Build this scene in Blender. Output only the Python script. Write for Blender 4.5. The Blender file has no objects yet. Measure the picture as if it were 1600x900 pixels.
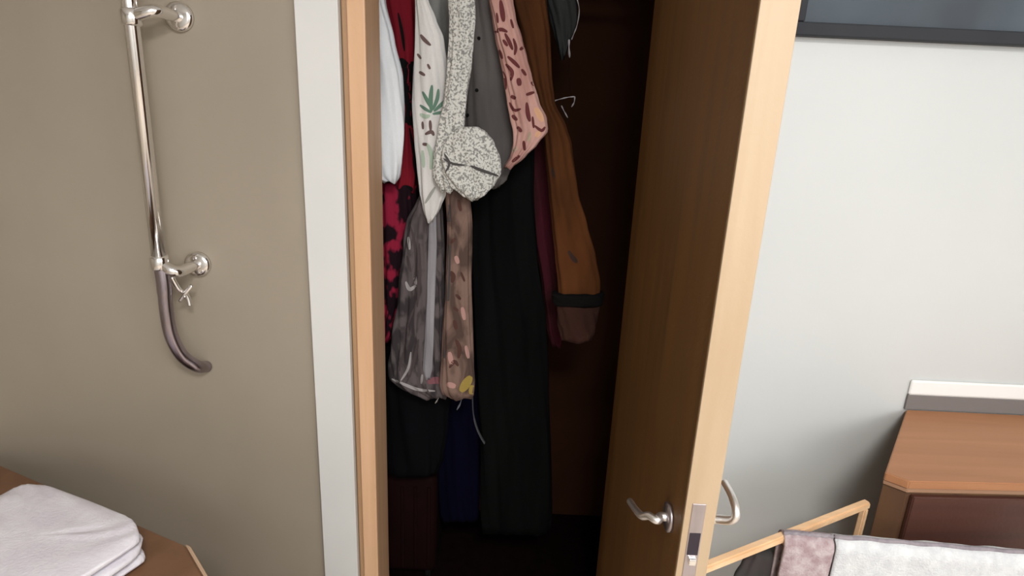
import bpy, bmesh, math, random
from mathutils import Vector, Matrix
from mathutils.bvhtree import BVHTree
random.seed(7)
C = bpy.context.scene.collection
scene = bpy.context.scene

# ------------------------------------------------------------------ camera
F = 925.0                                   # focal length in pixels of a 1600 px wide frame
CAM = Vector((0, 0, 1.6))
down = Vector((-145 / F, -3150 / F, 1)).normalized()     # world down seen by the camera (right, up, forward)
UPC = -down
FW = Vector((0, 0, 1))
YC = (FW - UPC * FW.dot(UPC)).normalized()
XC = YC.cross(UPC)
if XC.x < 0: XC = -XC
def world(v): return Vector((v.dot(XC), v.dot(YC), v.dot(UPC)))
cam_data = bpy.data.cameras.new('camera')
cam_data.sensor_width = 36
cam_data.lens = F / 1600 * 36
cam_data.clip_start = 0.02
cam = bpy.data.objects.new('camera', cam_data)
R, U, B = world(Vector((1, 0, 0))), world(Vector((0, 1, 0))), -world(Vector((0, 0, 1)))
cam.matrix_world = Matrix(((R.x, U.x, B.x, CAM.x), (R.y, U.y, B.y, CAM.y), (R.z, U.z, B.z, CAM.z), (0, 0, 0, 1)))
C.objects.link(cam)
scene.camera = cam

# ------------------------------------------------------------------ light
scene.view_settings.view_transform = 'Standard'
scene.view_settings.look = 'None'
scene.view_settings.exposure = 0.0
scene.view_settings.gamma = 1
w = bpy.data.worlds.new('daylight'); scene.world = w
w.use_nodes = True
w.node_tree.nodes['Background'].inputs[0].default_value = (0.75, 0.85, 1, 1)
w.node_tree.nodes['Background'].inputs[1].default_value = 1.0
def area(name, loc, target, sx, sy, power, col):
    l = bpy.data.lights.new(name, 'AREA'); l.shape = 'RECTANGLE'
    l.size, l.size_y, l.energy, l.color = sx, sy, power, col
    o = bpy.data.objects.new(name, l); C.objects.link(o)
    o.location = loc
    o.rotation_euler = (Vector(target) - Vector(loc)).to_track_quat('-Z', 'Y').to_euler()
    return o
area('window_daylight', (.55, -1.76, 1.93), (.0, 1.3, 1.1), 1.5, .96, 23, (1.0, 0.985, 0.965))
area('added_side_fill', (2.06, -.85, 1.95), (-.3, 1.2, 1.2), 1.4, .9, 16, (1.0, 0.99, 0.975))  # side fill, added to brighten the left side of the doorway
area('added_ceiling_fill', (.3, -.5, 2.44), (.3, -.35, 0), .6, .6, 66, (1.0, 0.98, 0.95))  # unseen fill lamp, added to lift the shaded wall

# ------------------------------------------------------------------ helpers
def ray(px, py): return world(Vector(((px - 800) / F, (450 - py) / F, 1)))
def at_y(px, py, y): d = ray(px, py); return CAM + d * (y / d.y)
def at_x(px, py, x): d = ray(px, py); return CAM + d * (x / d.x)
def at_z(px, py, z): d = ray(px, py); return CAM + d * ((z - CAM.z) / d.z)

def link_mesh(name, bm, mats, parent=None, smooth=False, origin=None):
    if origin is None:
        if parent is not None: origin = Vector((0, 0, 0))
        else:
            xs = [v.co for v in bm.verts]
            origin = Vector((sum(v.x for v in xs) / len(xs), sum(v.y for v in xs) / len(xs), min(v.z for v in xs)))
    bmesh.ops.recalc_face_normals(bm, faces=bm.faces)
    me = bpy.data.meshes.new(name)
    if parent is None:
        bmesh.ops.translate(bm, verts=bm.verts, vec=-origin)
    bm.to_mesh(me); bm.free()
    if smooth:
        for p in me.polygons: p.use_smooth = True
    for m in (mats if isinstance(mats, (list, tuple)) else [mats]): me.materials.append(m)
    o = bpy.data.objects.new(name, me); C.objects.link(o)
    if parent is not None:
        o.parent = parent
        o.matrix_parent_inverse = Matrix.Translation(-wloc(parent))
    else:
        o.location = origin
    return o
def wloc(o):
    v = Vector(o.location)
    return v if o.parent is None else Vector((0, 0, 0)) + wloc_p(o)
def wloc_p(o):
    # parts keep their vertices in world coordinates, so their own frame is the world
    return Vector((0, 0, 0))
def thing(name, label, cat, loc=(0, 0, 0), group=None):
    o = bpy.data.objects.new(name, None); C.objects.link(o)
    o.empty_display_size = .05
    o.location = loc; o['label'] = label; o['category'] = cat
    if group: o['group'] = group
    return o
def tag(o, label, cat, group=None):
    o['label'] = label; o['category'] = cat
    if group: o['group'] = group
    return o
def add_box(bm, lo, hi, bevel=0.0, mat=0):
    t = bmesh.new()
    bmesh.ops.create_cube(t, size=1)
    lo, hi = Vector(lo), Vector(hi)
    for v in t.verts:
        v.co = Vector((lo[i] + (v.co[i] + .5) * (hi[i] - lo[i]) for i in range(3)))
    if bevel: bmesh.ops.bevel(t, geom=t.edges, offset=bevel, segments=3, affect='EDGES', profile=.5)
    for f in t.faces: f.material_index = mat
    merge(bm, t)
def merge(bm, t):
    me = bpy.data.meshes.new('tmp'); t.to_mesh(me); t.free(); bm.from_mesh(me); bpy.data.meshes.remove(me)
def box(lo, hi, bevel=0.0):
    bm = bmesh.new(); add_box(bm, lo, hi, bevel); return bm
def prism(bm, poly, z0, z1, bevel=0.0):
    t = bmesh.new()
    a = [t.verts.new((p[0], p[1], z0)) for p in poly]; b = [t.verts.new((p[0], p[1], z1)) for p in poly]
    t.faces.new(a[::-1]); t.faces.new(b)
    n = len(poly)
    for i in range(n): t.faces.new((a[i], a[(i + 1) % n], b[(i + 1) % n], b[i]))
    if bevel: bmesh.ops.bevel(t, geom=t.edges, offset=bevel, segments=3, affect='EDGES')
    merge(bm, t)
def add_tube(bm, pts, radii, seg=20, flat=1.0):
    pts = [Vector(p) for p in pts]
    if not isinstance(radii, (list, tuple)): radii = [radii] * len(pts)
    rings = []; prev = None
    for i, p in enumerate(pts):
        t = (pts[min(i + 1, len(pts) - 1)] - pts[max(i - 1, 0)]).normalized()
        if prev is None:
            ref = Vector((0, 0, 1)) if abs(t.z) < .9 else Vector((1, 0, 0))
            n = t.cross(ref).normalized()
        else:
            n = (prev - t * prev.dot(t)).normalized()
        prev = n; b = t.cross(n)
        rings.append([bm.verts.new(p + n * math.cos(2 * math.pi * k / seg) * radii[i] + b * math.sin(2 * math.pi * k / seg) * radii[i] * flat) for k in range(seg)])
    for a, b in zip(rings, rings[1:]):
        for k in range(seg): bm.faces.new((a[k], a[(k + 1) % seg], b[(k + 1) % seg], b[k]))
    bm.faces.new(rings[0]); bm.faces.new(rings[-1][::-1])
def spline(pts, n=8):
    pts = [Vector(p) for p in pts]; out = []
    for i in range(len(pts) - 1):
        p0, p1, p2, p3 = pts[max(i - 1, 0)], pts[i], pts[i + 1], pts[min(i + 2, len(pts) - 1)]
        for k in range(n):
            t = k / n
            out.append(.5 * ((2 * p1) + (p2 - p0) * t + (2 * p0 - 5 * p1 + 4 * p2 - p3) * t * t + (3 * p1 - p0 - 3 * p2 + p3) * t ** 3))
    out.append(pts[-1]); return out
def add_disc(bm, c, axis, r, h, bev=.25):
    c = Vector(c); axis = Vector(axis).normalized()
    add_tube(bm, [c, c + axis * h * .02, c + axis * h * .7, c + axis * h], [r * .98, r, r, r * (1 - bev)], 32)

# ------------------------------------------------------------------ materials
def mat(name, col, rough=.6, metal=0, spec=.5):
    m = bpy.data.materials.new(name); m.use_nodes = True
    b = m.node_tree.nodes['Principled BSDF']
    b.inputs['Base Color'].default_value = (*col, 1)
    b.inputs['Roughness'].default_value = rough
    b.inputs['Metallic'].default_value = metal
    b.inputs['Specular IOR Level'].default_value = spec
    return m
def nd(m, t, **k):
    n = m.node_tree.nodes.new(t)
    for a, v in k.items(): setattr(n, a, v)
    return n
def lk(m, a, b): m.node_tree.links.new(a, b)
def coords(m, scale):
    tc = nd(m, 'ShaderNodeTexCoord'); mp = nd(m, 'ShaderNodeMapping')
    mp.inputs['Scale'].default_value = scale
    lk(m, tc.outputs['Object'], mp.inputs['Vector']); return mp.outputs['Vector']
def mottled(name, c1, c2, scale=(3, 3, 3), detail=4, lo=.35, hi=.65, rough=.6, bump=0.0, bscale=200, metal=0, distort=0.0, spec=.5):
    m = mat(name, c1, rough, metal, spec); b = m.node_tree.nodes['Principled BSDF']
    n = nd(m, 'ShaderNodeTexNoise'); n.inputs['Scale'].default_value = 1; n.inputs['Detail'].default_value = detail
    n.inputs['Distortion'].default_value = distort
    lk(m, coords(m, scale), n.inputs['Vector'])
    r = nd(m, 'ShaderNodeValToRGB')
    r.color_ramp.elements[0].position = lo; r.color_ramp.elements[1].position = hi
    r.color_ramp.elements[0].color = (*c1, 1); r.color_ramp.elements[1].color = (*c2, 1)
    lk(m, n.outputs['Fac'], r.inputs['Fac']); lk(m, r.outputs['Color'], b.inputs['Base Color'])
    if bump:
        n2 = nd(m, 'ShaderNodeTexNoise'); n2.inputs['Scale'].default_value = bscale
        lk(m, coords(m, (1, 1, 1)), n2.inputs['Vector'])
        bp = nd(m, 'ShaderNodeBump'); bp.inputs['Strength'].default_value = bump; bp.inputs['Distance'].default_value = .002
        lk(m, n2.outputs['Fac'], bp.inputs['Height']); lk(m, bp.outputs['Normal'], b.inputs['Normal'])
    return m
def wood(name, c1, c2, along='z', rough=.45, fine=1.0):
    s = {'z': (38 * fine, 38 * fine, 1.6), 'x': (1.6, 38 * fine, 38 * fine), 'y': (38 * fine, 1.6, 38 * fine)}[along]
    return mottled(name, c1, c2, s, 6, .3, .7, rough, .15, 120, distort=.4)
def dull(m):
    m.node_tree.nodes['Principled BSDF'].inputs['Specular IOR Level'].default_value = .05; return m
def cloth(name, c1, c2=None, scale=(14, 14, 5), lo=.4, hi=.6, bump=.5, rough=.9, bscale=350):
    m = mottled(name, c1, c2 or tuple(x * .8 for x in c1), scale, 3, lo, hi, rough, bump, bscale, spec=.2)
    return m

M = dict(
    white_wall=mottled('white paint', (.80, .805, .79), (.83, .83, .82), (2, 2, 2), 3, rough=.55, bump=.08, bscale=90),
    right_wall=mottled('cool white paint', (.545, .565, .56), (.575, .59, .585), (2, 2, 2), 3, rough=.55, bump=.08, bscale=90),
    board=mottled('white gloss board', (.60, .60, .585), (.64, .635, .62), (2, 2, 2), 3, rough=.5),
    beige_wall=mottled('beige paint', (.285, .243, .190), (.315, .27, .212), (2.5, 2.5, 2), 3, rough=.5, bump=.08, bscale=80),
    floor=wood('floor boards', (.58, .50, .42), (.64, .56, .47), 'y'),
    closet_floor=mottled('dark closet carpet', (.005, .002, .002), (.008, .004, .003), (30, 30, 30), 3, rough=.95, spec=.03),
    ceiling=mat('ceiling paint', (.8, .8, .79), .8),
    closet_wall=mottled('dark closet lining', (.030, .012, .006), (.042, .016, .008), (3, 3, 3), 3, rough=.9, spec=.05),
    pine=wood('pine', (.68, .43, .26), (.56, .33, .185), 'z', fine=.7),
    pine_shadow=wood('pine shadow strip', (.40, .24, .13), (.33, .19, .10), 'z'),
    door_edge=wood('pale door lipping', (.43, .32, .21), (.37, .26, .155), 'z', fine=.6),
    door_face=wood('brown door veneer', (.19, .09, .024), (.13, .06, .016), 'z', .5, fine=.6),
    chrome=mat('chrome', (.86, .84, .83), .12, 1),
    satin=mat('satin nickel', (.9, .88, .86), .38, 1),
    steel=mottled('brushed steel', (.55, .50, .53), (.42, .38, .40), (30, 30, 5), 3, rough=.35, metal=1),
    hole=mat('dark recess', (.02, .012, .02), .7),
    airer=wood('pale beech', (.74, .50, .30), (.62, .38, .20), 'x', fine=1.2),
)

# ------------------------------------------------------------------ the setting
D = 1.335            # front face of the white wall with the doorway
DL = 0.278           # left face of the open door
XR = at_y(549, 450, D).x       # white return face of the beige partition
YB = D - .012       # beige wall face, left of the doorway
YA = D - .03        # face of the white painted board
XA = at_y(483, 450, YA).x
KS = YB / 1.056
XJ0 = at_y(583, 450, D).x      # inner edge of the casing
JD = .125
def struct(name, bm, m, parent=None, smooth=False):
    o = link_mesh(name, bm, m, parent, smooth)
    if parent is None: o['kind'] = 'structure'
    return o
struct('floor', box((-2.2, -1.9, -.1), (2.2, D + .06, 0)), M['floor'])
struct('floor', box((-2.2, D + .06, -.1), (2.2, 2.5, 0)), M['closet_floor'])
struct('ceiling', box((-2.2, -1.9, 2.5), (2.2, 2.5, 2.6)), M['ceiling'])
bm = bmesh.new()
add_box(bm, (-2.2, YB, 0), (XR, D + .14, 2.5), 0)
bm.faces.ensure_lookup_table()
bmesh.ops.recalc_face_normals(bm, faces=bm.faces)
struct('wall_left', bm, M['beige_wall'])
struct('trim_6', box((XA, YA, 0), (XR, YB - .0005, 2.5), .002), M['board'])
bm = bmesh.new()
add_box(bm, (DL + .03, D, 0), (2.2, D + JD, 2.5))
add_box(bm, (XJ0 - .02, D, 2.12), (DL + .03, D + JD, 2.5))
struct('wall_front', bm, M['right_wall'])
bm = bmesh.new()
add_box(bm, (2.1, -1.9, 0), (2.2, D, 1.47)); add_box(bm, (2.1, -1.9, 2.43), (2.2, D, 2.5))
add_box(bm, (2.1, -1.9, 1.47), (2.2, -1.57, 2.43)); add_box(bm, (2.1, -.13, 1.47), (2.2, D, 2.43)); struct('wall_right', bm, M['white_wall'])
bm = bmesh.new()
for a, b in (((2.12, -1.57, 1.47), (2.17, -.13, 1.52)), ((2.12, -1.57, 2.38), (2.17, -.13, 2.43)), ((2.12, -1.57, 1.47), (2.17, -1.52, 2.43)), ((2.12, -.18, 1.47), (2.17, -.13, 2.43)), ((2.12, -.875, 1.47), (2.17, -.825, 2.43))):
    add_box(bm, a, b)
struct('added_window', bm, M['white_wall'])  # unseen window, added to go with the side fill
bm = bmesh.new()
add_box(bm, (-2.2, -1.9, 0), (-2.1, YB, 2.5)); struct('wall_far_left', bm, M['beige_wall'])
bm = bmesh.new()
WX0, WX1, WZ0, WZ1 = -.22, 1.33, 1.42, 2.44
add_box(bm, (-2.1, -1.9, 0), (WX0, -1.8, 2.5)); add_box(bm, (WX1, -1.9, 0), (2.1, -1.8, 2.5))
add_box(bm, (WX0, -1.9, 0), (WX1, -1.8, WZ0)); add_box(bm, (WX0, -1.9, WZ1), (WX1, -1.8, 2.5))
struct('wall_back', bm, M['white_wall'])
bm = bmesh.new()
for a, b in (((WX0, -1.88, WZ0), (WX1, -1.83, WZ0 + .05)), ((WX0, -1.88, WZ1 - .05), (WX1, -1.83, WZ1)),
             ((WX0, -1.88, WZ0), (WX0 + .05, -1.83, WZ1)), ((WX1 - .05, -1.88, WZ0), (WX1, -1.83, WZ1)),
             (((WX0 + WX1) / 2 - .025, -1.88, WZ0), ((WX0 + WX1) / 2 + .025, -1.83, WZ1))):
    add_box(bm, a, b)
struct('window_1', bm, M['white_wall'])
fillo = thing('added_fill_light', 'square white added fill light in front of the white wall', 'added fill light', (.3, -.5, 2.5))  # unseen fixture, added to carry the overhead fill
link_mesh('fill_housing', box((-.02, -.82, 2.455), (.62, -.18, 2.4995), .01), M['white_wall'], fillo)
dm = mat('added fill diffuser', (.9, .9, .88)); db = dm.node_tree.nodes['Principled BSDF']
db.inputs['Emission Color'].default_value = (1, .97, .92, 1); db.inputs['Emission Strength'].default_value = 3
link_mesh('fill_diffuser', box((.0, -.8, 2.447), (.6, -.2, 2.4548)), dm, fillo)
# closet shell
CX0, CX1, CY1 = -.62, .62, 2.12
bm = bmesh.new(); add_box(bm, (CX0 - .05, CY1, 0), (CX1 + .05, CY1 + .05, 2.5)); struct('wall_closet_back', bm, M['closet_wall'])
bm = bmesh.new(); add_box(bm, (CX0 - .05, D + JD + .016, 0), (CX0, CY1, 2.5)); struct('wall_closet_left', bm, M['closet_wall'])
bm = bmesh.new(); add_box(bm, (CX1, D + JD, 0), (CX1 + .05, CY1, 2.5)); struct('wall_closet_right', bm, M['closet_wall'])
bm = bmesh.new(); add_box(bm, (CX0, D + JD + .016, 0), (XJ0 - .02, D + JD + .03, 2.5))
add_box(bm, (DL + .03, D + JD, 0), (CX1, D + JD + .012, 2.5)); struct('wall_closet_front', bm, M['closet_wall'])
# pine door frame: casing, dark strip painted as shadow line, jamb linings
bm = bmesh.new(); add_box(bm, (XR + .013, D - .016, 0), (XJ0, D + .01, 2.18), .003)
casing = struct('trim_1', bm, M['pine'])
bm = bmesh.new(); add_box(bm, (XR + .0005, D - .009, 0), (XR + .0125, D + .01, 2.18), .002)
struct('casing_shadow', bm, M['pine_shadow'], casing)
bm = bmesh.new(); add_box(bm, (XJ0 - .02, D + .0105, 0), (XJ0 - .002, D + JD, 2.12), .002)
struct('trim_2', bm, M['pine'])
bm = bmesh.new(); add_box(bm, (DL + .012, D + .001, 0), (DL + .03, D + JD, 2.12), .002)
struct('trim_3', bm, M['door_face'])
bm = bmesh.new(); add_box(bm, (XJ0 - .002, D + .001, 2.10), (DL + .012, D + JD, 2.12)); struct('trim_4', bm, M['pine'])

# ------------------------------------------------------------------ the open door
YN = at_x(1122, 450, DL).y
TH = at_y(1178, 450, YN).x - DL
bm = bmesh.new(); add_box(bm, (DL, YN + .006, .01), (DL + TH, D - .004, 2.08), .0015)
door = struct('door_1', bm, [M['door_face'], M['white_wall']])
bm = bmesh.new(); add_box(bm, (DL, YN, .01), (DL + TH, YN + .006, 2.08), .0012)
struct('edge_lipping', bm, M['door_edge'], door)
xm = DL + TH * .42
zt, zb = at_y(1090, 787, YN).z, at_y(1072, 935, YN).z
bm = bmesh.new(); add_box(bm, (xm - .0105, YN - .0015, zb), (xm + .0105, YN + .004, zt), .001)
plate = struct('latch_plate', bm, M['steel'], door)
z1, z0 = at_y(1085, 832, YN).z, at_y(1080, 866, YN).z
bm = bmesh.new(); add_box(bm, (xm - .0085, YN - .0022, z0), (xm + .0085, YN + .003, z1), .0005)
struct('latch_recess', bm, M['hole'], plate)
bm = bmesh.new(); zz = (at_y(1078, 874, YN).z)
t = bmesh.new()
add_box(bm, (xm - .005, YN - .008, zz - .006), (xm + .007, YN, zz + .006), .002); t.free()
struct('latch_bolt', bm, M['chrome'], plate)
# levers
HZ = at_x(1047, 808, DL).z; HY = at_x(1047, 808, DL).y
for side in (-1, 1):
    x0 = DL if side < 0 else DL + TH
    bm = bmesh.new(); add_disc(bm, (x0, HY, HZ), (side, 0, 0), .024, .008)
    rose = struct('handle_rose', bm, M['steel'] if side < 0 else M['chrome'], door, True)
    bm = bmesh.new()
    if side < 0:
        path = [(x0 - .006, HY, HZ), (x0 - .016, HY, HZ), at_x(1026, 813, DL - .024), at_x(1014, 806, DL - .034), at_x(1003, 806, DL - .041), at_x(993, 796, DL - .044), at_x(984, 783, DL - .046)]
    else:
        path = [(x0 + .006, HY, HZ), (x0 + .03, HY, HZ), at_x(1145, 812, DL + TH + .043), at_x(1150, 798, DL + TH + .046), at_x(1143, 774, DL + TH + .046), at_x(1132, 754, DL + TH + .046)]
    pts = spline(path, 6)
    add_tube(bm, pts, [.0075] * 12 + [.0065] * (len(pts) - 20) + [.006] * 8, 18)
    lev = struct('lever_handle', bm, M['satin'], door, True)

# ------------------------------------------------------------------ chrome rail on the beige wall
yr = YB - .076
rail = thing('wall_rail', 'chrome tubular rail with curved lower end on beige wall', 'rail', at_y(262, 420, YB))
bm = bmesh.new()
pa, pb = at_y(194, -60, yr), at_y(250, 418, yr)
add_tube(bm, [pa + (pa - pb) * .5, pa, pb], .0115 * KS, 24)
link_mesh('rail_tube', bm, M['chrome'], rail, True)
bm = bmesh.new()
pts = spline([at_y(250, 405, yr), at_y(256, 440, yr), at_y(260, 485, yr), at_y(268, 525, yr + .005), at_y(285, 556, yr + .02), at_y(308, 572, yr + .04), at_y(322, 573, YB - .004)], 8)
M['tube_end'] = mottled('smoky chrome', (.42, .37, .42), (.30, .26, .28), (40, 40, 8), 3, rough=.25, metal=1)
add_tube(bm, pts, [.0125 * KS] * 12 + [.0115 * KS] * (len(pts) - 12), 24)
o = link_mesh('curved_end', bm, M['tube_end'], rail, True); o['label'] = 'smoky grey curved lower end'
for (bx, by, rx, ry) in ((282, 27, 205, 27), (311, 412, 249, 410)):
    base = at_y(bx, by, YB)
    bm = bmesh.new(); add_disc(bm, base, (0, -1, 0), .023 * KS, .014, .3)
    ro = link_mesh('mount_rose', bm, M['chrome'], rail, True)
    bm = bmesh.new(); tip = at_y(rx, ry, yr)
    tip2 = Vector((base.x - .012, yr, base.z))
    add_tube(bm, spline([base + Vector((0, -.01, 0)), base + Vector((-.002, -.035, 0)), tip2, tip], 5), .0095 * KS, 18)
    link_mesh('mount_arm', bm, M['chrome'], rail, True)
    bm = bmesh.new()
    dz = (pa - pb).normalized()
    add_tube(bm, [tip - dz * .016, tip - dz * .012, tip + dz * .012, tip + dz * .016], [.016, .019, .019, .016], 24)
    link_mesh('rail_collar', bm, M['chrome'], rail, True)
bm = bmesh.new()
add_tube(bm, spline([at_y(268, 432, yr + .01), at_y(280, 452, yr + .02), at_y(292, 462, yr + .03), at_y(297, 478, yr + .03)], 6), .0052, 12)
add_tube(bm, spline([at_y(281, 470, yr + .02), at_y(290, 458, yr + .02), at_y(300, 446, yr + .025)], 6), .0045, 12)
add_tube(bm, [at_y(289, 464, yr + .015), at_y(283, 452, YB)], .004, 10)
link_mesh('hook', bm, M['chrome'], rail, True)

# ------------------------------------------------------------------ garments
ROD_Y, ROD_Z = 1.67, 2.0
M['rod'] = mat('dark rod', (.25, .23, .22), .35, 1)
bm = bmesh.new(); add_tube(bm, [(CX0, ROD_Y, ROD_Z), (CX1, ROD_Y, ROD_Z)], .0125, 20)
tag(link_mesh('closet_rod', bm, M['rod'], smooth=True), 'dark metal hanging rod across the closet above the clothes', 'rod')
M['hanger'] = mat('white plastic hanger', (.7, .7, .68), .4)

def lerp_rows(rows, n):
    rows = sorted(rows); out = []
    ys = [rows[0][0] + (rows[-1][0] - rows[0][0]) * i / (n - 1) for i in range(n)]
    for y in ys:
        for i in range(len(rows) - 1):
            if rows[i][0] <= y <= rows[i + 1][0] + 1e-6:
                p0, p1, p2, p3 = rows[max(i - 1, 0)], rows[i], rows[i + 1], rows[min(i + 2, len(rows) - 1)]
                t = (y - p1[0]) / max(p2[0] - p1[0], 1e-6)
                s = t * t * (3 - 2 * t) * .5 + t * .5
                out.append((y, p1[1] + (p2[1] - p1[1]) * s, p1[2] + (p2[2] - p1[2]) * s)); break
    return out
def shell(rows, yc, b, folds=5, amp=.18, drift=3.0, seed=0, n=60, seg=72, wob=1.0):
    """closed body of cloth: elliptic sections with running folds, rows = (py, x left, x right)"""
    rnd = random.Random(seed); ph = rnd.random() * 6; ph2 = rnd.random() * 6
    bm = bmesh.new(); rings = []
    R_ = lerp_rows(rows, n)
    for i, (py, xl, xr) in enumerate(R_):
        A, B_ = at_y(xl, py, yc), at_y(xr, py, yc)
        cz = (A.z + B_.z) / 2; cx = (A.x + B_.x) / 2; a = max((B_.x - A.x) / 2, .001)
        v = i / (n - 1)
        endf = min(1, (n - 1 - i) / 2.5 + .25) * min(1, i / 2.0 + .3)
        ring = []
        for k in range(seg):
            t = 2 * math.pi * k / seg
            c, s = math.cos(t), math.sin(t)
            f = math.sin(folds * t + ph + drift * v * 2 * math.sin(ph2 + v * 2)) * .6 + math.sin((folds * 2 + 1) * t + ph2 - drift * v * 3) * .4
            r = 1 + amp * f * (.5 + .5 * v) * wob
            xx = a * c * (1 - amp * .35 + amp * .35 * f)
            yy = b * abs(s) ** .8 * (1 if s >= 0 else -1) * r * (.55 + .45 * endf)
            dz = .004 * math.sin(3 * t + ph) if i == n - 1 else 0
            zt = cz + (B_.z - A.z) / 2 * c
            ring.append(bm.verts.new((cx + xx, yc + yy, zt + dz)))
        rings.append(ring)
    for p, q in zip(rings, rings[1:]):
        for k in range(seg): bm.faces.new((p[k], p[(k + 1) % seg], q[(k + 1) % seg], q[k]))
    bm.faces.new(rings[0]); bm.faces.new(rings[-1][::-1])
    return bm
def prints(parent, bmsrc_bvh, items, m, name='print', lift=.0012):
    """flat printed marks lying on the cloth: strokes (list of px points, width) or filled blobs"""
    bm = bmesh.new(); n = 0
    def hit(px, py):
        d = ray(px, py).normalized()
        h = bmsrc_bvh.ray_cast(CAM, d)
        return None if h[0] is None else h[0] - d * lift
    for pts, wd in items:
        P = spline([Vector((p[0], p[1], 0)) for p in pts], 5) if len(pts) > 1 else [Vector((pts[0][0], pts[0][1] - wd / 2, 0)), Vector((pts[0][0], pts[0][1] - wd / 4, 0)), Vector((pts[0][0], pts[0][1] + wd / 4, 0)), Vector((pts[0][0], pts[0][1] + wd / 2, 0))]
        L = []; m_ = len(P)
        for i, p in enumerate(P):
            t = (P[min(i + 1, m_ - 1)] - P[max(i - 1, 0)]); t.normalize()
            nn = Vector((-t.y, t.x, 0))
            prof = math.sin(math.pi * (i + .6) / (m_ + .2)) ** .6
            row = [hit(*(p + nn * wd * .5 * prof * s).xy) for s in (-1, -.33, .33, 1)]
            L.append(row)
        for a, b in zip(L, L[1:]):
            for j in range(3):
                q = (a[j], a[j + 1], b[j + 1], b[j])
                if any(v is None for v in q): continue
                if max((q[i] - q[(i + 1) % 4]).length for i in range(4)) > .03: continue
                bm.faces.new([bm.verts.new(v) for v in q]); n += 1
    if n == 0: bm.free(); return None
    bmesh.ops.remove_doubles(bm, verts=bm.verts, dist=.00005)
    o = link_mesh(name, bm, m, parent, False); o['kind'] = 'stuff'; return o
def garment(name, label, cat, body_part, rows, yc, b, m, hang=True, **k):
    if hang:
        top = rows[0]; c = (top[1] + top[2]) / 2; wd = top[2] - top[1]
        rows = [(-62, c - wd * .22, c + wd * .22), (-30, c - wd * .42, c + wd * .42)] + rows
    rows = sorted(rows)
    base = at_y((rows[-1][1] + rows[-1][2]) / 2, rows[-1][0], yc)
    th = thing(name, label, cat, base)
    bm = shell(rows, yc, b, **k)
    bvh = BVHTree.FromBMesh(bm)
    link_mesh(body_part, bm, m, th, True)
    if hang:
        t = at_y((rows[0][1] + rows[0][2]) / 2, rows[0][0], yc)
        h = bmesh.new()
        r = ROD_Z + .0165
        add_tube(h, spline([t - Vector((0, 0, .01)), (t.x, yc * .6 + ROD_Y * .4 , (t.z + ROD_Z) / 2 - .005), (t.x, ROD_Y + .0165 , ROD_Z - .012), (t.x, ROD_Y + .0165, ROD_Z + .004), (t.x, ROD_Y, r), (t.x, ROD_Y - .0165, ROD_Z + .003), (t.x, ROD_Y - .0165, ROD_Z - .008)], 5), .0018, 8)
        link_mesh('hanger_hook', h, M['hanger'], th, True)
    return th, bvh

# white shirt at the far left of the clothes
white = cloth('white cotton', (.72, .75, .78), (.62, .65, .70), (20, 20, 2))
garment('white_shirt', 'plain white cotton shirt hanging next to the pine door frame', 'shirt', 'shirt_body',
        [(0, 560, 603), (60, 562, 618), (120, 566, 630), (200, 572, 634), (255, 577, 631), (275, 584, 628), (284, 600, 622)], 1.55, .026, white, folds=4, amp=.25, seed=1)
# red dress
red = mottled('red flannel', (.26, .012, .025), (.15, .008, .015), (12, 12, 3), 3, rough=.9, spec=.1)
redpat = mottled('crimson and black print', (.26, .014, .04), (.012, .005, .008), (30, 30, 18), 2, .42, .50, rough=.9, spec=.1)
o, bv = garment('red_dress', 'crimson dress with black print between the white shirts', 'dress', 'bodice',
        [(0, 598, 652), (60, 608, 654), (120, 616, 652), (200, 620, 654), (270, 618, 656), (300, 612, 652)], 1.65, .033, red, folds=5, amp=.2, seed=2)
bm = shell([(285, 590, 652), (330, 588, 652), (400, 586, 644), (460, 586, 634), (510, 590, 622), (530, 596, 612)], 1.65, .035, folds=6, amp=.25, seed=3)
s = link_mesh('skirt', bm, redpat, o, True); s['label'] = 'magenta red and black patterned skirt'
black = mat('black ink', (.004, .0035, .0035), .9, 0, .15)
prints(o, bv, [([(624, 92), (634, 110), (632, 134)], 18), ([(644, 96), (646, 140), (646, 200)], 14), ([(632, 130), (636, 165), (634, 192)], 10), ([(640, 200), (650, 260), (650, 290)], 6), ([(640, 100), (646, 112)], 10), ([(630, 130), (640, 150), (636, 160)], 14), ([(638, 160), (641, 178), (640, 196)], 14), ([(622, 20), (628, 50), (632, 80)], 5), ([(650, 215), (648, 250), (652, 280)], 7), ([(630, 292), (645, 297)], 9)], black)
# leaf print shirt
whiteb = cloth('off white viscose', (.66, .65, .64), (.55, .54, .53), (24, 24, 4))
o, bv = garment('leaf_print_shirt', 'white shirt printed with a green palm leaf and small dark sprigs', 'shirt', 'shirt_body',
        [(0, 648, 670), (30, 648, 682), (60, 647, 694), (120, 644, 702), (160, 643, 710), (220, 647, 706), (260, 650, 706), (300, 653, 700), (325, 659, 690), (346, 667, 677)], 1.548, .017, whiteb, folds=4, amp=.25, seed=5)
green = mat('palm green ink', (.10, .19, .14), .9); ink = mat('brown ink', (.12, .075, .07), .9); mint = mat('mint ink', (.36, .45, .36), .9)
prints(o, bv, [([(674, 175), (673, 155), (675, 133)], 7), ([(676, 172), (668, 158), (660, 143)], 6), ([(676, 172), (683, 155), (685, 139)], 6), ([(678, 174), (690, 163), (697, 156)], 6), ([(674, 176), (664, 170), (656, 164)], 5), ([(676, 178), (688, 176), (700, 174)], 5)], green, 'leaf_print')
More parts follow.
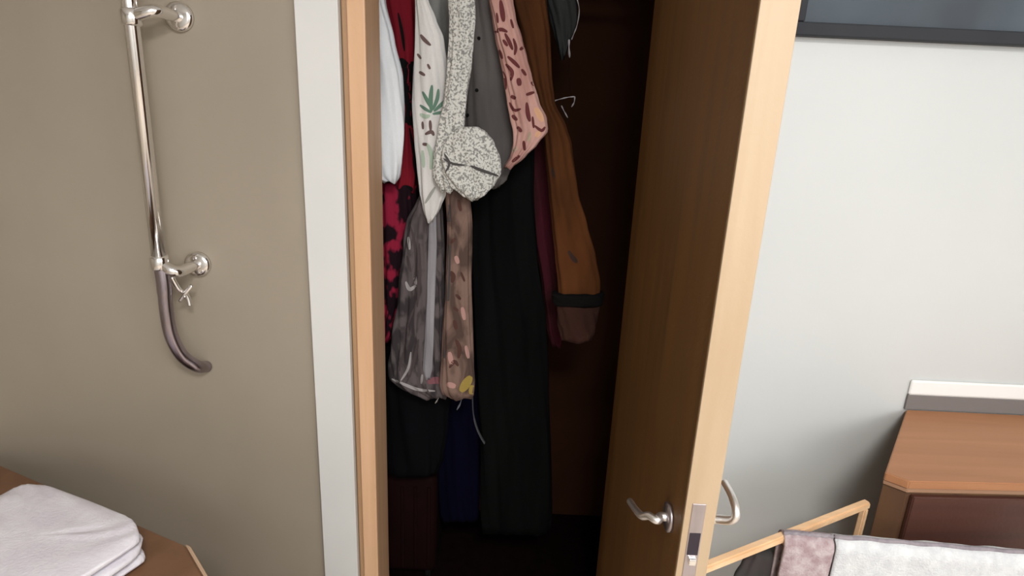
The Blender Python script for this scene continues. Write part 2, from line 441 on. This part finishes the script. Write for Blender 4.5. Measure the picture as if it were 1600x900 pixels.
prints(o, bv, [([(657, 54), (663, 62), (673, 71)], 6), ([(655, 112), (664, 118)], 5), ([(660, 190), (661, 202)], 4), ([(672, 188), (673, 204)], 5), ([(664, 210), (674, 206), (678, 212)], 6), ([(652, 84), (658, 92)], 4), ([(668, 100), (672, 108)], 4), ([(660, 225), (668, 226)], 5)], ink, 'sprig_print')
prints(o, bv, [([(668, 225), (675, 245), (673, 265)], 8), ([(660, 235), (662, 262)], 6), ([(656, 178), (664, 182), (672, 181)], 7)], mint, 'mint_print')
prints(o, bv, [([(664, 318), (672, 305), (680, 292)], 5), ([(690, 262), (694, 245), (699, 232)], 6)], mat('soft grey', (.30, .30, .28), .9), 'grey_print')
# grey body behind, painted shade of a blouse fold
grey = cloth('mid grey shade', (.20, .20, .19), (.11, .11, .105), (20, 20, 4))
garment('fold_shade', 'mid grey shade wedge standing for fold shadow, narrowing to a point between two white tops', 'scarf', 'scarf_body',  # no scarf: the wedge stands for the shaded blouse fold
        [(0, 658, 716), (40, 668, 716), (80, 680, 712), (105, 686, 708), (140, 693, 706), (170, 696, 702)], 1.60, .015, grey, folds=4, amp=.3, seed=6)
# dotted blouse + knot
dots = mottled('white with grey speckle', (.60, .60, .57), (.24, .24, .23), (200, 200, 200), 1, .46, .60, rough=.9, spec=.1)
o, bv = garment('speckled_blouse', 'white grey-speckled blouse with its tail tied in a bulging knot', 'blouse', 'blouse_body',
        [(0, 700, 744), (30, 702, 744), (60, 701, 741), (100, 697, 738), (150, 692, 732), (200, 682, 728), (240, 676, 728), (275, 676, 718), (300, 690, 708)], 1.506, .015, dots, folds=4, amp=.25, seed=8)
bm = shell([(198, 718, 748), (206, 704, 762), (222, 692, 776), (246, 685, 784), (270, 688, 785), (290, 700, 776), (303, 718, 762), (311, 730, 748)], 1.493, .022, folds=5, amp=.22, seed=10, n=40)
kb = BVHTree.FromBMesh(bm); kn = link_mesh('knot', bm, dots, o, True); kn['label'] = 'rounded tied knot of the blouse'
prints(kn, kb, [([(735, 259), (752, 266), (779, 275)], 5), ([(693, 248), (708, 256), (726, 258)], 4), ([(697, 268), (702, 255), (694, 240)], 4)], mat('knot crease grey', (.06, .055, .055), .9), 'crease_shade')  # dark crease shade painted on the knot as strokes
# charcoal shirt
char = cloth('charcoal jersey', (.105, .095, .092), (.075, .068, .066), (12, 12, 3))
o, bv = garment('charcoal_shirt', 'charcoal buttoned shirt hanging between speckled blouse and pink top', 'shirt', 'shirt_body',
        [(0, 728, 785), (60, 728, 795), (120, 724, 803), (180, 718, 810), (225, 718, 812), (255, 728, 806), (280, 745, 795), (292, 760, 782)], 1.615, .032, char, folds=5, amp=.25, seed=11)
for p in ((731, 180), (745, 141), (748, 60)):
    d = ray(*p).normalized(); h = bv.ray_cast(CAM, d)[0]
    if h:
        bm = bmesh.new(); add_disc(bm, h + d * .002, -d, .0045, .004); link_mesh('button', bm, black, o, True)
# pink top
pink = cloth('dusty pink cotton', (.54, .32, .28), (.42, .23, .20), (18, 18, 4))
o, bv = garment('pink_print_top', 'dusty pink top with dark maroon squiggle print and slanted hem', 'top', 'top_body',
        [(0, 762, 803), (30, 768, 808), (60, 773, 818), (90, 780, 826), (120, 786, 834), (160, 792, 846), (185, 796, 858), (205, 800, 860), (225, 800, 843), (245, 796, 822), (262, 786, 802)], 1.54, .02, pink, folds=5, amp=.3, seed=13)
mar = mat('maroon ink', (.11, .022, .022), .9); peach = mat('peach ink', (.62, .36, .22), .9); cream = mat('sand ink', (.40, .33, .24), .9)
prints(o, bv, [([(782, 0), (785, 20), (787, 34)], 8), ([(802, 60), (806, 74), (804, 86)], 5), ([(790, 100), (800, 112), (798, 126)], 6), ([(815, 108), (822, 118)], 5), ([(830, 128), (836, 134)], 5), ([(796, 160), (803, 172), (814, 170)], 5), ([(808, 198), (815, 206)], 6), ([(812, 36), (816, 52)], 4), ([(786, 62), (793, 72)], 5), ([(832, 182), (834, 200)], 4), ([(776, 20), (778, 36)], 4), ([(772, 52), (782, 46), (793, 50)], 6), ([(789, 52), (796, 66), (801, 78)], 6), ([(793, 88), (803, 97), (812, 106)], 6), ([(812, 78), (820, 72)], 5), ([(780, 78), (785, 92)], 5), ([(810, 122), (812, 134)], 8), ([(782, 108), (788, 122), (790, 140)], 7), ([(798, 150), (806, 154)], 6), ([(822, 148), (835, 144)], 5), ([(823, 160), (825, 178), (828, 190)], 7), ([(800, 180), (808, 188)], 6), ([(818, 220), (820, 235)], 5), ([(835, 196), (846, 204), (852, 198)], 5), ([(798, 30), (802, 44)], 4), ([(786, 240), (796, 246)], 8), ([(800, 253), (812, 243)], 5)], mar, 'squiggle_print')
prints(o, bv, [([(836, 168), (842, 178), (848, 190)], 10), ([(843, 205), (838, 214)], 8)], peach, 'peach_print')
prints(o, bv, [([(800, 236), (808, 230)], 7), ([(828, 206), (826, 222)], 5), ([(788, 256), (795, 252)], 6)], cream, 'sand_print')
# brown coat
brown = mottled('rust brown wool', (.115, .040, .012), (.05, .017, .005), (9, 9, 3), 4, rough=.9, bump=.4, bscale=300, spec=.15)
o, bv = garment('brown_coat', 'rust brown coat with black cuff band and dusty pink sleeve end', 'coat', 'sleeve',
        [(0, 800, 856), (60, 815, 862), (120, 828, 863), (160, 838, 867), (200, 848, 886), (225, 850, 894), (300, 856, 905), (350, 860, 920), (400, 864, 934), (440, 868, 941), (465, 870, 940)], 1.62, .028, brown, folds=4, amp=.2, seed=15)
link_mesh('cuff_band', shell([(456, 860, 944), (462, 860, 945), (470, 862, 944), (477, 866, 942)], 1.62, .034, folds=3, amp=.08, seed=16, n=14), black, o, True)
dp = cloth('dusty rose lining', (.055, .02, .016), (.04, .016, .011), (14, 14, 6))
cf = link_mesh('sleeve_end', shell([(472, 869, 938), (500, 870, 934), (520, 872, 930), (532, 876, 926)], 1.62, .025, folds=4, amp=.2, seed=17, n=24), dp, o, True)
cf['label'] = 'dusty rose sleeve end below the black band'
prints(o, bv, [([(888, 392), (896, 404), (902, 410)], 7), ([(862, 262), (866, 278)], 5)], mat('dark umber', (.03, .012, .008), .9), 'pocket_slit')
# maroon dress behind
maroon = cloth('deep maroon', (.05, .004, .012), (.03, .004, .006), (14, 14, 3))
garment('maroon_cardigan', 'deep maroon cardigan showing as a thin strip beside the brown coat', 'cardigan', 'cardigan_body',
        [(120, 838, 850), (200, 832, 858), (250, 822, 872), (350, 830, 874), (450, 845, 878), (510, 852, 882), (540, 862, 878)], 1.74, .025, maroon, folds=4, amp=.25, seed=18, hang=False)
# dark grey garment with pale straps
dg = cloth('dark slate knit', (.03, .033, .032), (.02, .023, .022), (12, 12, 3))
o, bv = garment('dark_slate_top', 'dark slate top at the right end of the clothes with pale dangling straps', 'top', 'top_body',
        [(0, 852, 903), (30, 858, 903), (55, 864, 897), (75, 870, 888), (92, 875, 882)], 1.72, .03, dg, folds=4, amp=.25, seed=19)
pale = cloth('pale ribbon', (.42, .40, .42), (.3, .29, .3), (30, 30, 8))
def ribbon(px_pts, y, w_, parent, name='strap', m=pale):
    bm = bmesh.new(); pts = spline([at_y(p[0], p[1], y) for p in px_pts], 6)
    add_tube(bm, pts, [w_ * (.75 + .25 * math.sin(i * .9)) for i in range(len(pts))], 10, .45)
    return link_mesh(name, bm, m, parent, True)
ribbon([(900, -6), (905, 14), (902, 38), (897, 52), (893, 62)], 1.69, .0038, o)
ribbon([(889, 62), (889, 76), (890, 90)], 1.69, .0075, o)
ribbon([(891, 88), (889, 120), (893, 152)], 1.69, .0012, o, 'cord', black)
ribbon([(865, 158), (875, 155), (888, 152), (898, 151)], 1.69, .0048, o)
ribbon([(898, 151), (897, 160), (893, 167)], 1.69, .0052, o)
ribbon([(877, 165), (882, 175), (887, 184)], 1.69, .0045, o)
# long black dress
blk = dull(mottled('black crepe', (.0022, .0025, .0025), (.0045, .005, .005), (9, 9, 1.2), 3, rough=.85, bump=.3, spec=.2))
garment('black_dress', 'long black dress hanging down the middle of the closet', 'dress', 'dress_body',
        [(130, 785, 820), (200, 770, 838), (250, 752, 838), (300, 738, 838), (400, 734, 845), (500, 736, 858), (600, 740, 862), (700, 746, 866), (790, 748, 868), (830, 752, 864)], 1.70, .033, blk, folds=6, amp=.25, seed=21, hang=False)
# grey patterned skirt
gp = mottled('grey mauve mottled print', (.105, .088, .09), (.04, .032, .034), (24, 24, 9), 3, .42, .56, rough=.85, spec=.15, distort=1.0)
o, bv = garment('grey_mauve_skirt', 'grey-mauve patterned skirt with curved hem beside the pine frame', 'skirt', 'skirt_body',
        [(290, 664, 690), (315, 650, 692), (345, 634, 694), (380, 628, 696), (450, 620, 698), (520, 611, 702), (565, 605, 704), (590, 607, 706), (605, 622, 706), (615, 645, 704), (620, 660, 700)], 1.585, .025, gp, folds=7, amp=.35, seed=23, hang=False)
lg = cloth('light grey lining', (.30, .29, .31), (.22, .21, .23), (20, 20, 3))
bm = shell([(322, 671, 682), (380, 669, 683), (450, 667, 681), (520, 664, 679), (575, 660, 676), (592, 664, 672)], 1.556, .006, folds=3, amp=.2, seed=24)
s = link_mesh('pleat', bm, lg, o, True); s['label'] = 'light grey pleat edge'
prints(o, bv, [([(640, 350), (648, 380), (650, 420), (644, 450)], 5), ([(636, 400), (642, 425)], 5), ([(655, 380), (656, 430), (652, 480)], 5), ([(630, 540), (636, 510), (648, 480)], 4), ([(640, 590), (648, 560), (654, 530)], 5), ([(624, 580), (630, 550)], 4)], mat('plum ink', (.055, .04, .042), .9), 'dark_print')
prints(o, bv, [([(634, 440), (640, 452), (650, 446)], 6), ([(638, 370), (640, 390)], 5), ([(648, 430), (650, 445)], 5), ([(626, 595), (638, 575), (642, 550)], 4), ([(612, 592), (635, 602), (655, 609), (680, 611)], 5), ([(660, 585), (658, 600)], 4)], mat('silver ink', (.32, .30, .30), .9), 'pale_print')
prints(o, bv, [([(668, 598), (682, 594), (696, 600)], 11)], mat('berry ink', (.20, .075, .09), .9), 'berry_print')
# brown patterned scarf
bp_ = mottled('taupe rose print', (.21, .135, .11), (.085, .055, .045), (22, 22, 10), 3, .40, .6, rough=.88, spec=.15, distort=.8)
o, bv = garment('taupe_print_scarf', 'taupe and rose printed scarf with mustard hem corner, below the knot', 'scarf', 'scarf_body',
        [(270, 700, 735), (300, 695, 736), (350, 698, 739), (450, 694, 738), (520, 690, 740), (570, 688, 742), (600, 686, 745), (615, 690, 743), (622, 702, 738)], 1.545, .015, bp_, folds=5, amp=.25, seed=26, hang=False)
prints(o, bv, [([(704, 424), (708, 432), (706, 442)], 8), ([(712, 460), (720, 468)], 5), ([(708, 480), (716, 486)], 5), ([(710, 500), (713, 515)], 7), ([(712, 530), (718, 545), (716, 560)], 7), ([(702, 575), (710, 565), (716, 572)], 6), ([(720, 425), (726, 440)], 4), ([(716, 312), (720, 330)], 6), ([(704, 380), (712, 372)], 5)], mat('umber print', (.07, .028, .02), .9), 'umber_print')
prints(o, bv, [([(712, 400), (716, 412)], 7), ([(702, 550), (706, 570)], 8), ([(722, 480), (726, 500)], 7), ([(698, 600), (712, 604)], 9), ([(728, 540), (732, 560)], 6)], mat('rose print', (.42, .24, .21), .9), 'rose_print')
prints(o, bv, [([(736, 588), (728, 600), (720, 612)], 14), ([(738, 602), (736, 616)], 9)], mat('mustard print', (.32, .23, .05), .9), 'mustard_print')
prints(o, bv, [([(702, 320), (700, 400), (698, 470), (694, 560)], 9)], mat('charcoal border', (.05, .045, .045), .9), 'dark_border')
tg = ribbon([(688, 616), (684, 624), (680, 630)], 1.60, .0045, o, 'care_label', cloth('label white', (.5, .47, .42)))
ribbon([(722, 614), (720, 628), (714, 640)], 1.60, .0065, o, 'care_label', cloth('label grey', (.16, .17, .2)))
# lower, darker clothes
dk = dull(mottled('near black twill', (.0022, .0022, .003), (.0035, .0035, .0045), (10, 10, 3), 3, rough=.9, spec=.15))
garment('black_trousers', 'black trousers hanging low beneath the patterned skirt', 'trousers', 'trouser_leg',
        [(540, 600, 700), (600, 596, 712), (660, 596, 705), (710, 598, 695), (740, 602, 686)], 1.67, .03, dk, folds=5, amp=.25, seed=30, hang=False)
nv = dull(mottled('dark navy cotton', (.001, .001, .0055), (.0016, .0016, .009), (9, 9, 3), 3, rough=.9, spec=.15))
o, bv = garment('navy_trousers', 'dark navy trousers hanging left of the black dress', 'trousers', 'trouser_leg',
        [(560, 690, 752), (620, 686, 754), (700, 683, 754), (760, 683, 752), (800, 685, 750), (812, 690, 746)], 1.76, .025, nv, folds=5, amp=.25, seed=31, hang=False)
gb = cloth('dim grey webbing', (.07, .07, .075), (.05, .05, .055), (20, 20, 8))
bm = bmesh.new(); pts = spline([at_y(p[0], p[1], 1.585) for p in ((738, 600), (739, 640), (743, 662), (750, 680), (757, 692))], 6)
add_tube(bm, pts, [.005] * 10 + [.0075] * (len(pts) - 10), 10, .4)
tag(link_mesh('belt', bm, gb, smooth=True), 'dim grey fabric belt end dangling under the mustard hem', 'belt')
# suitcase on the closet floor
mc = mottled('oxblood suitcase shell', (.011, .0025, .0025), (.007, .0015, .0015), (8, 8, 8), 3, rough=.8, spec=.08)
a = at_y(600, 742, 1.72); b_ = at_y(682, 742, 1.72)
case = thing('suitcase', 'dark oxblood suitcase standing on the closet floor under the clothes', 'suitcase', ((a.x + b_.x) / 2, 1.82, 0))
bm = box((a.x - .10, 1.72, .03), (b_.x, 1.94, a.z), .025); link_mesh('shell', bm, mc, case, True)
bm = bmesh.new()
for k in range(3):
    xx = b_.x - .025 - k * .045
    add_box(bm, (xx - .006, 1.714, .06), (xx + .006, 1.73, a.z - .04), .003)
link_mesh('rib', bm, mc, case)
bm = bmesh.new(); cxm = (a.x - .10 + b_.x) / 2
add_tube(bm, spline([(cxm - .05, 1.83, a.z - .004), (cxm - .045, 1.83, a.z + .02), (cxm + .045, 1.83, a.z + .02), (cxm + .05, 1.83, a.z - .004)], 6), .006, 10)
link_mesh('handle', bm, black, case, True)
for sx in (a.x - .07, b_.x - .03):
    for sy in (1.75, 1.91):
        bm = bmesh.new(); add_tube(bm, [(sx - .01, sy, .0205), (sx + .01, sy, .0205)], .02, 16); link_mesh('wheel', bm, black, case, True)

# ------------------------------------------------------------------ picture on the white wall
pz = at_y(1420, 66, D).z
x0 = at_y(1225, 60, D).x
pic = thing('framed_picture', 'large blue-grey picture in slim dark slate frame on white wall', 'picture', (x0 + .6, D, pz))
fr = mottled('dark slate frame', (.022, .024, .03), (.03, .032, .037), (8, 8, 8), 3, rough=.6, spec=.2)
PW, PH = 1.15, .75
for nm, lo, hi in (('frame_bar', (x0, D - .028, pz), (x0 + PW, D - .001, pz + .026)), ('frame_bar', (x0, D - .028, pz + PH - .026), (x0 + PW, D - .001, pz + PH)),
                   ('frame_bar', (x0, D - .028, pz + .0265), (x0 + .026, D - .001, pz + PH - .0265)), ('frame_bar', (x0 + PW - .026, D - .028, pz + .0265), (x0 + PW, D - .001, pz + PH - .0265))):
    link_mesh(nm, box(lo, hi, .003), fr, pic)
cv = bpy.data.materials.new('blue grey canvas'); cv = mottled('blue grey canvas', (.10, .13, .155), (.06, .068, .08), (3.2, 3, 2.5), 3, .3, .62, rough=.7, spec=.2)
link_mesh('canvas', box((x0 + .0265, D - .018, pz + .0265), (x0 + PW - .0265, D - .003, pz + PH - .0265)), cv, pic)

# ------------------------------------------------------------------ dresser on the right
TZ = at_y(1417, 640, D - .008).z
top_wood = wood('dresser top wood', (.40, .185, .085), (.31, .135, .06), 'x', .5, fine=.5)
edge_wood = wood('dresser edge wood', (.30, .17, .10), (.24, .13, .08), 'x', .5, fine=.6)
body_wood = wood('dark walnut', (.075, .025, .016), (.05, .018, .012), 'x', .5, fine=.6)
side_wood = wood('walnut side', (.12, .06, .025), (.075, .035, .02), 'z', .5, fine=.5)
A = at_z(1414, 638, TZ); Bp = at_z(1383, 738, TZ); Cp = at_z(1421, 752, TZ); Dp = at_z(1600, 756, TZ); 
E = Vector((1.95, Dp.y + (Dp.y - Cp.y) / (Dp.x - Cp.x) * (1.95 - Dp.x) * 1.0, TZ)); A.y = D - .008
poly = [(A.x, A.y), (Bp.x, Bp.y), (Cp.x, Cp.y), (E.x, E.y), (1.95, D - .008)]
dr = thing('dresser', 'walnut dresser with warm brown top and angled corner against white wall', 'dresser', (1.3, 1.2, 0))
bm = bmesh.new(); prism(bm, poly, TZ - .018, TZ, .002); link_mesh('top', bm, top_wood, dr)
cen = Vector((1.35, 1.28))
def inset(k): return [(x + (0 if i in (3, 4) else .006 * k), y + (0 if y > D - .02 else .006 * k)) for i, (x, y) in enumerate(poly)]
bm = bmesh.new(); prism(bm, inset(.3), TZ - .027, TZ - .0182, .001); link_mesh('edge_band', bm, edge_wood, dr)
bm = bmesh.new(); prism(bm, inset(1), .05, TZ - .0272, .001); link_mesh('carcass', bm, side_wood, dr)
ip = inset(1); fx0, fy0 = ip[2]; fx1, fy1 = ip[3]
ddx = Vector((fx1 - fx0, fy1 - fy0, 0)).normalized(); nrm = Vector((ddx.y, -ddx.x, 0))
if nrm.y > 0: nrm = -nrm
Lf = (Vector((fx1, fy1, 0)) - Vector((fx0, fy0, 0))).length
for r in range(3):
    zt_ = TZ - .032 - r * .26; zb_ = zt_ - .25
    bm = bmesh.new(); P0 = Vector((fx0, fy0, 0)) + ddx * .006; P1 = P0 + ddx * (Lf - .02)
    prism(bm, [(P0.x, P0.y), (P1.x, P1.y), tuple((P1 + nrm * .012).xy), tuple((P0 + nrm * .012).xy)][::1], zb_, zt_, .002)
    dw = link_mesh('drawer', bm, body_wood, dr)
    bm = bmesh.new(); mid = (P0 + P1) / 2 + nrm * .012; mid.z = (zt_ + zb_) / 2 - .03
    add_disc(bm, mid, nrm, .014, .02); link_mesh('knob', bm, M['steel'], dw, True)
bm = bmesh.new()
for (x, y) in ((ip[1][0] + .05, ip[1][1] + .06), (1.85, ip[3][1] + .06), (ip[0][0] + .05, D - .06), (1.85, D - .06)):
    b2 = box((x - .02, y - .02, 0), (x + .02, y + .02, .05)); link_mesh('leg', b2, side_wood, dr)
bm.free()
# grey strip painted as the shadow gap, white rail behind the dresser
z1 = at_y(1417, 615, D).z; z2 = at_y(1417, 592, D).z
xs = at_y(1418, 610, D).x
link_mesh('shadow_strip', box((xs, D - .007, TZ + .0002), (1.95, D - .0005, z1), .001), mat('grey shadow strip', (.17, .155, .15), .6), dr)
o = struct('trim_5', box((xs, D - .008, z1), (2.1, D - .0005, z2), .005), M['white_wall'])

# ------------------------------------------------------------------ wooden airer with cloths
AZ = .86
p1 = at_z(1085, 893, AZ); p2 = at_z(1352, 788, AZ)
dirx = (p2 - p1).normalized(); sidev = Vector((dirx.y, -dirx.x, 0))
air = thing('clothes_airer', 'pale beech clothes airer standing behind the open door', 'airer', ((p1.x + p2.x) / 2, (p1.y + p2.y) / 2, 0))
def beam(a, b, w_, h_, name='rail', m=M['airer']):
    a, b = Vector(a), Vector(b); d = (b - a).normalized()
    s = d.cross(Vector((0, 0, 1)))
    s = s.normalized() if s.length > .2 else Vector((dirx.y, -dirx.x, 0))
    u = s.cross(d).normalized(); bm = bmesh.new(); vs = []
    for p in (a, b):
        vs.append([bm.verts.new(p + s * w_ * i + u * h_ * j) for i, j in ((-.5, -.5), (.5, -.5), (.5, .5), (-.5, .5))])
    for k in range(4): bm.faces.new((vs[0][k], vs[0][(k + 1) % 4], vs[1][(k + 1) % 4], vs[1][k]))
    bm.faces.new(vs[0][::-1]); bm.faces.new(vs[1])
    bmesh.ops.bevel(bm, geom=bm.edges, offset=min(w_, h_) * .2, segments=2, affect='EDGES')
    return link_mesh(name, bm, m, air)
p1e = p1 - dirx * .05
beam(p1e, p2 + dirx * .006, .016, .016)
leg_dir = (at_y(1341, 845, p2.y) - p2)
foot = Vector((p2.x - .02, p2.y - .0, .0))
beam(p2 - Vector((0, 0, .008)), (p2.x - .005, p2.y, .004), .013, .013, 'leg')
beam(p1e - Vector((-.01, 0, .008)), (p1e.x + .01, p1e.y, .004), .013, .013, 'leg')
# front rail, parallel to the picture plane: carries the cloths
CZ = AZ - .012
q1, q2 = at_z(1220, 847, CZ), at_z(1600, 879, CZ)
q3 = q2 + (q2 - q1).normalized() * .12
beam(q1 + (q2 - q1).normalized() * .004, q3, .014, .014)
beam((q1.x + .02, q1.y, CZ - .007), (q1.x + .02, q1.y, .004), .013, .013, 'leg')
beam((q3.x - .02, q3.y, CZ - .007), (q3.x - .02, q3.y, .004), .013, .013, 'leg')
beam((p2.x - .005, p2.y, .3), (q1.x + .02, q1.y, .3), .012, .012)
beam((p1e.x + .01, p1e.y, .3), (p2.x - .005, p2.y, .3), .012, .012)
def drape(name, label, cat, a, b, front, back, m, hem=None, thick=.007, rip=.004, gap=.013, seed=0):  # hem: material of the grey tube along the top fold
    rnd = random.Random(seed); ph = rnd.random() * 6
    a, b = Vector(a), Vector(b); d = (b - a).normalized(); L = (b - a).length
    n = Vector((d.y, -d.x, 0));  n = -n if n.y > 0 else n; n.normalize()
    prof = []
    for k in range(24): prof.append((gap, -front + front * k / 24))
    for k in range(9):
        t = math.pi * k / 8; prof.append((gap * math.cos(t), gap * math.sin(t)))
    for k in range(1, 25): prof.append((-gap, -back * k / 24))
    bm = bmesh.new(); nu = max(24, int(L / .008)); G = []
    for side in (0, 1):
        g = []
        for i in range(nu + 1):
            row = []
            for j, (o_, z) in enumerate(prof):
                amt = min(1, abs(z) / .12) if z < 0 else 0
                s = math.sin(i / nu * L * 55 + ph + z * 3) * .6 + math.sin(i / nu * L * 110 + ph * 2 - z * 6) * .4
                r = (thick if side else 0)
                sg = 1 if o_ >= 0 else -1
                on = o_ + sg * r * (1 if z < 0 else abs(o_) / gap) + s * rip * (.25 + 1.6 * amt) * sg
                zz = z + (r * math.sin(math.acos(max(-1, min(1, o_ / gap)))) if z >= 0 else 0) + (s * rip * .25 if z >= 0 else 0)
                row.append(bm.verts.new(a + d * (i / nu * L) + n * on + Vector((0, 0, zz + .004))))
            g.append(row)
        G.append(g)
    np_ = len(prof)
    for g in G:
        for i in range(nu):
            for j in range(np_ - 1): bm.faces.new((g[i][j], g[i + 1][j], g[i + 1][j + 1], g[i][j + 1]))
    for i in range(nu):
        for j in (0, np_ - 1): bm.faces.new((G[0][i][j], G[0][i + 1][j], G[1][i + 1][j], G[1][i][j]))
    for j in range(np_ - 1):
        for i in (0, nu): bm.faces.new((G[0][i][j], G[0][i][j + 1], G[1][i][j + 1], G[1][i][j]))
    th = tag(link_mesh(name, bm, m, smooth=True), label, cat)
    if hem:
        hb = bmesh.new()
        add_tube(hb, [a + d * (L * i / 40) + n * (gap * .2 + .001 * math.sin(i)) + Vector((0, 0, gap + thick + .0035)) for i in range(41)], .0045, 10, 1)  # thin grey tube along the top fold
        o_ = link_mesh('ridge', hb, hem, th, True); o_['label'] = 'grey-mauve ridge along the fold'
    return th
mauve = mottled('mauve flecked terry', (.30, .22, .23), (.44, .37, .38), (60, 60, 60), 3, .35, .65, rough=.95, bump=.9, bscale=260, spec=.1)
whtow = mottled('white flecked terry', (.50, .51, .53), (.60, .61, .62), (55, 55, 40), 3, .35, .65, rough=.95, bump=.9, bscale=260, spec=.1)
ridgec = cloth('grey ridge', (.26, .23, .25), (.20, .18, .2), (60, 60, 60))
dgreen = mottled('dark green grey cloth', (.035, .042, .038), (.055, .045, .045), (10, 10, 10), 3, rough=.9, spec=.15)
qd = (q2 - q1).normalized()
split = (at_z(1290, 846, CZ) - q1).length
drape('mauve_towel', 'mauve flecked towel folded over the left of the airer rail', 'towel', q1, q1 + qd * split, .2, .17, mauve, hem=ridgec, seed=2)
drape('white_towel', 'white flecked towel hanging over the airer rail in front of dresser', 'towel', q1 + qd * (split + .004), q3 - qd * .01, .22, .19, whtow, hem=ridgec, seed=5)
# dark bag hanging behind the mauve towel
g0 = at_y(1172, 864, .80); g1 = at_y(1235, 862, .80)
th = thing('dark_green_bag', 'dark green-grey cloth bag slung beside the mauve towel', 'bag', ((g0.x + g1.x) / 2, .80, .5))
bm = shell([(859, 1174, 1226), (864, 1169, 1232), (880, 1158, 1236), (900, 1145, 1240), (950, 1122, 1242), (1010, 1110, 1232), (1050, 1120, 1225)], q1.y + .035, .02, folds=4, amp=.2, seed=40)
link_mesh('bag_body', bm, dgreen, th, True)
bm = bmesh.new(); hy = q1.y + .035
pa_ = at_y(1214, 865, hy); pb_ = q1 + qd * .012
add_tube(bm, spline([pa_, (pb_.x, (hy + pb_.y) / 2 + .006, CZ - .004), (pb_.x, pb_.y + .008, CZ + .0095), (pb_.x + .001, pb_.y - .009, CZ + .0095), (pb_.x + .004, pb_.y - .0105, CZ - .02), (pb_.x, hy - .012, CZ - .06)], 6), .0026, 8)
link_mesh('bag_handle', bm, dgreen, th, True)

# ------------------------------------------------------------------ bottom left: wooden stool-chest with white cloth
box_brown = wood('chestnut panel', (.19, .095, .05), (.14, .07, .035), 'z', .5, fine=.4)
box_light = wood('pale edging', (.55, .38, .26), (.47, .31, .20), 'z', .5, fine=.6)
HZc = .74
c1 = at_z(296, 852, HZc)            # right back corner of the chest
c2 = at_z(342, 930, HZc)            # right front corner
c0 = at_z(120, 776, HZc)
ch = thing('wooden_chest', 'chestnut brown wooden chest with pale edge strip standing against the beige wall', 'chest', (c1.x - .2, c1.y - .2, 0))
e = (c2 - c1).normalized(); l = (c0 - c1).normalized()
A0 = c1; A1 = c1 + e * .44; A3 = c1 + l * .76; A2 = A3 + e * .44
def quadprism(pts, z0, z1, bev=.003):
    bm = bmesh.new(); prism(bm, [p.xy for p in pts], z0, z1, bev); return bm
link_mesh('body', quadprism([A0, A1, A2, A3], .0, HZc - .02), box_brown, ch)
link_mesh('lid', quadprism([A0 + l * .013, A1 + l * .013, A2, A3], HZc - .0198, HZc - .004), box_brown, ch)
s = link_mesh('edge_strip', quadprism([A0 - l * .002, A1 - l * .002, A1 + l * .012, A0 + l * .012], HZc - .02, HZc, .002), box_light, ch); s['label'] = 'pale wooden edge strip'
# white cloth pile on the chest
ccl = mottled('white lilac cotton', (.74, .72, .76), (.66, .62, .68), (20, 20, 20), 3, rough=.9, bump=.5, spec=.1)
def pillow(c, u, v, hu, hv, h, m, name, label, cat, seed):
    rnd = random.Random(seed); ph = rnd.random() * 6
    bm = bmesh.new(); nn, mm = 40, 20; rings = []
    for j in range(mm + 1):
        ph_ = -math.pi / 2 + math.pi * j / mm; ring = []
        for i in range(nn):
            t = 2 * math.pi * i / nn
            ct, st = math.cos(t), math.sin(t)
            sq = lambda x, p: abs(x) ** p * (1 if x >= 0 else -1)
            rad = abs(math.cos(ph_)) ** .35
            wob = 1 + .02 * math.sin(5 * t + ph + j * .4)
            p = Vector(c) + u * hu * sq(ct, .35) * rad * wob + v * hv * sq(st, .35) * rad * wob
            p.z += h / 2 + h / 2 * sq(math.sin(ph_), .6) + .002 * math.sin(9 * t + j) * (rad > .5)
            ring.append(bm.verts.new(p))
        rings.append(ring)
    for a, b in zip(rings, rings[1:]):
        for i in range(nn): bm.faces.new((a[i], a[(i + 1) % nn], b[(i + 1) % nn], b[i]))
    bmesh.ops.remove_doubles(bm, verts=bm.verts, dist=1e-5)
    return tag(link_mesh(name, bm, m, smooth=True), label, cat)
k0, k1 = at_z(243, 822, HZc + .07), at_z(224, 905, HZc + .07)
v_ = Vector((-l.y, l.x, 0)); v_ = -v_ if v_.y > 0 else v_
for k in range(3):
    cc = k0 + l * (.185 - .002 * k) + v_ * (.125 + .002 * k); cc.z = HZc + .0008 + .0247 * k
    pillow(cc, l, v_, .185 + .003 * (k % 2), .125, .0238, ccl, 'folded_cloth', ['lowest white folded cloth of the stack on the wooden chest', 'middle white folded cloth of the stack on the wooden chest', 'topmost white lilac-tinted folded cloth of the stack on the chest'][k], 'cloth', k)
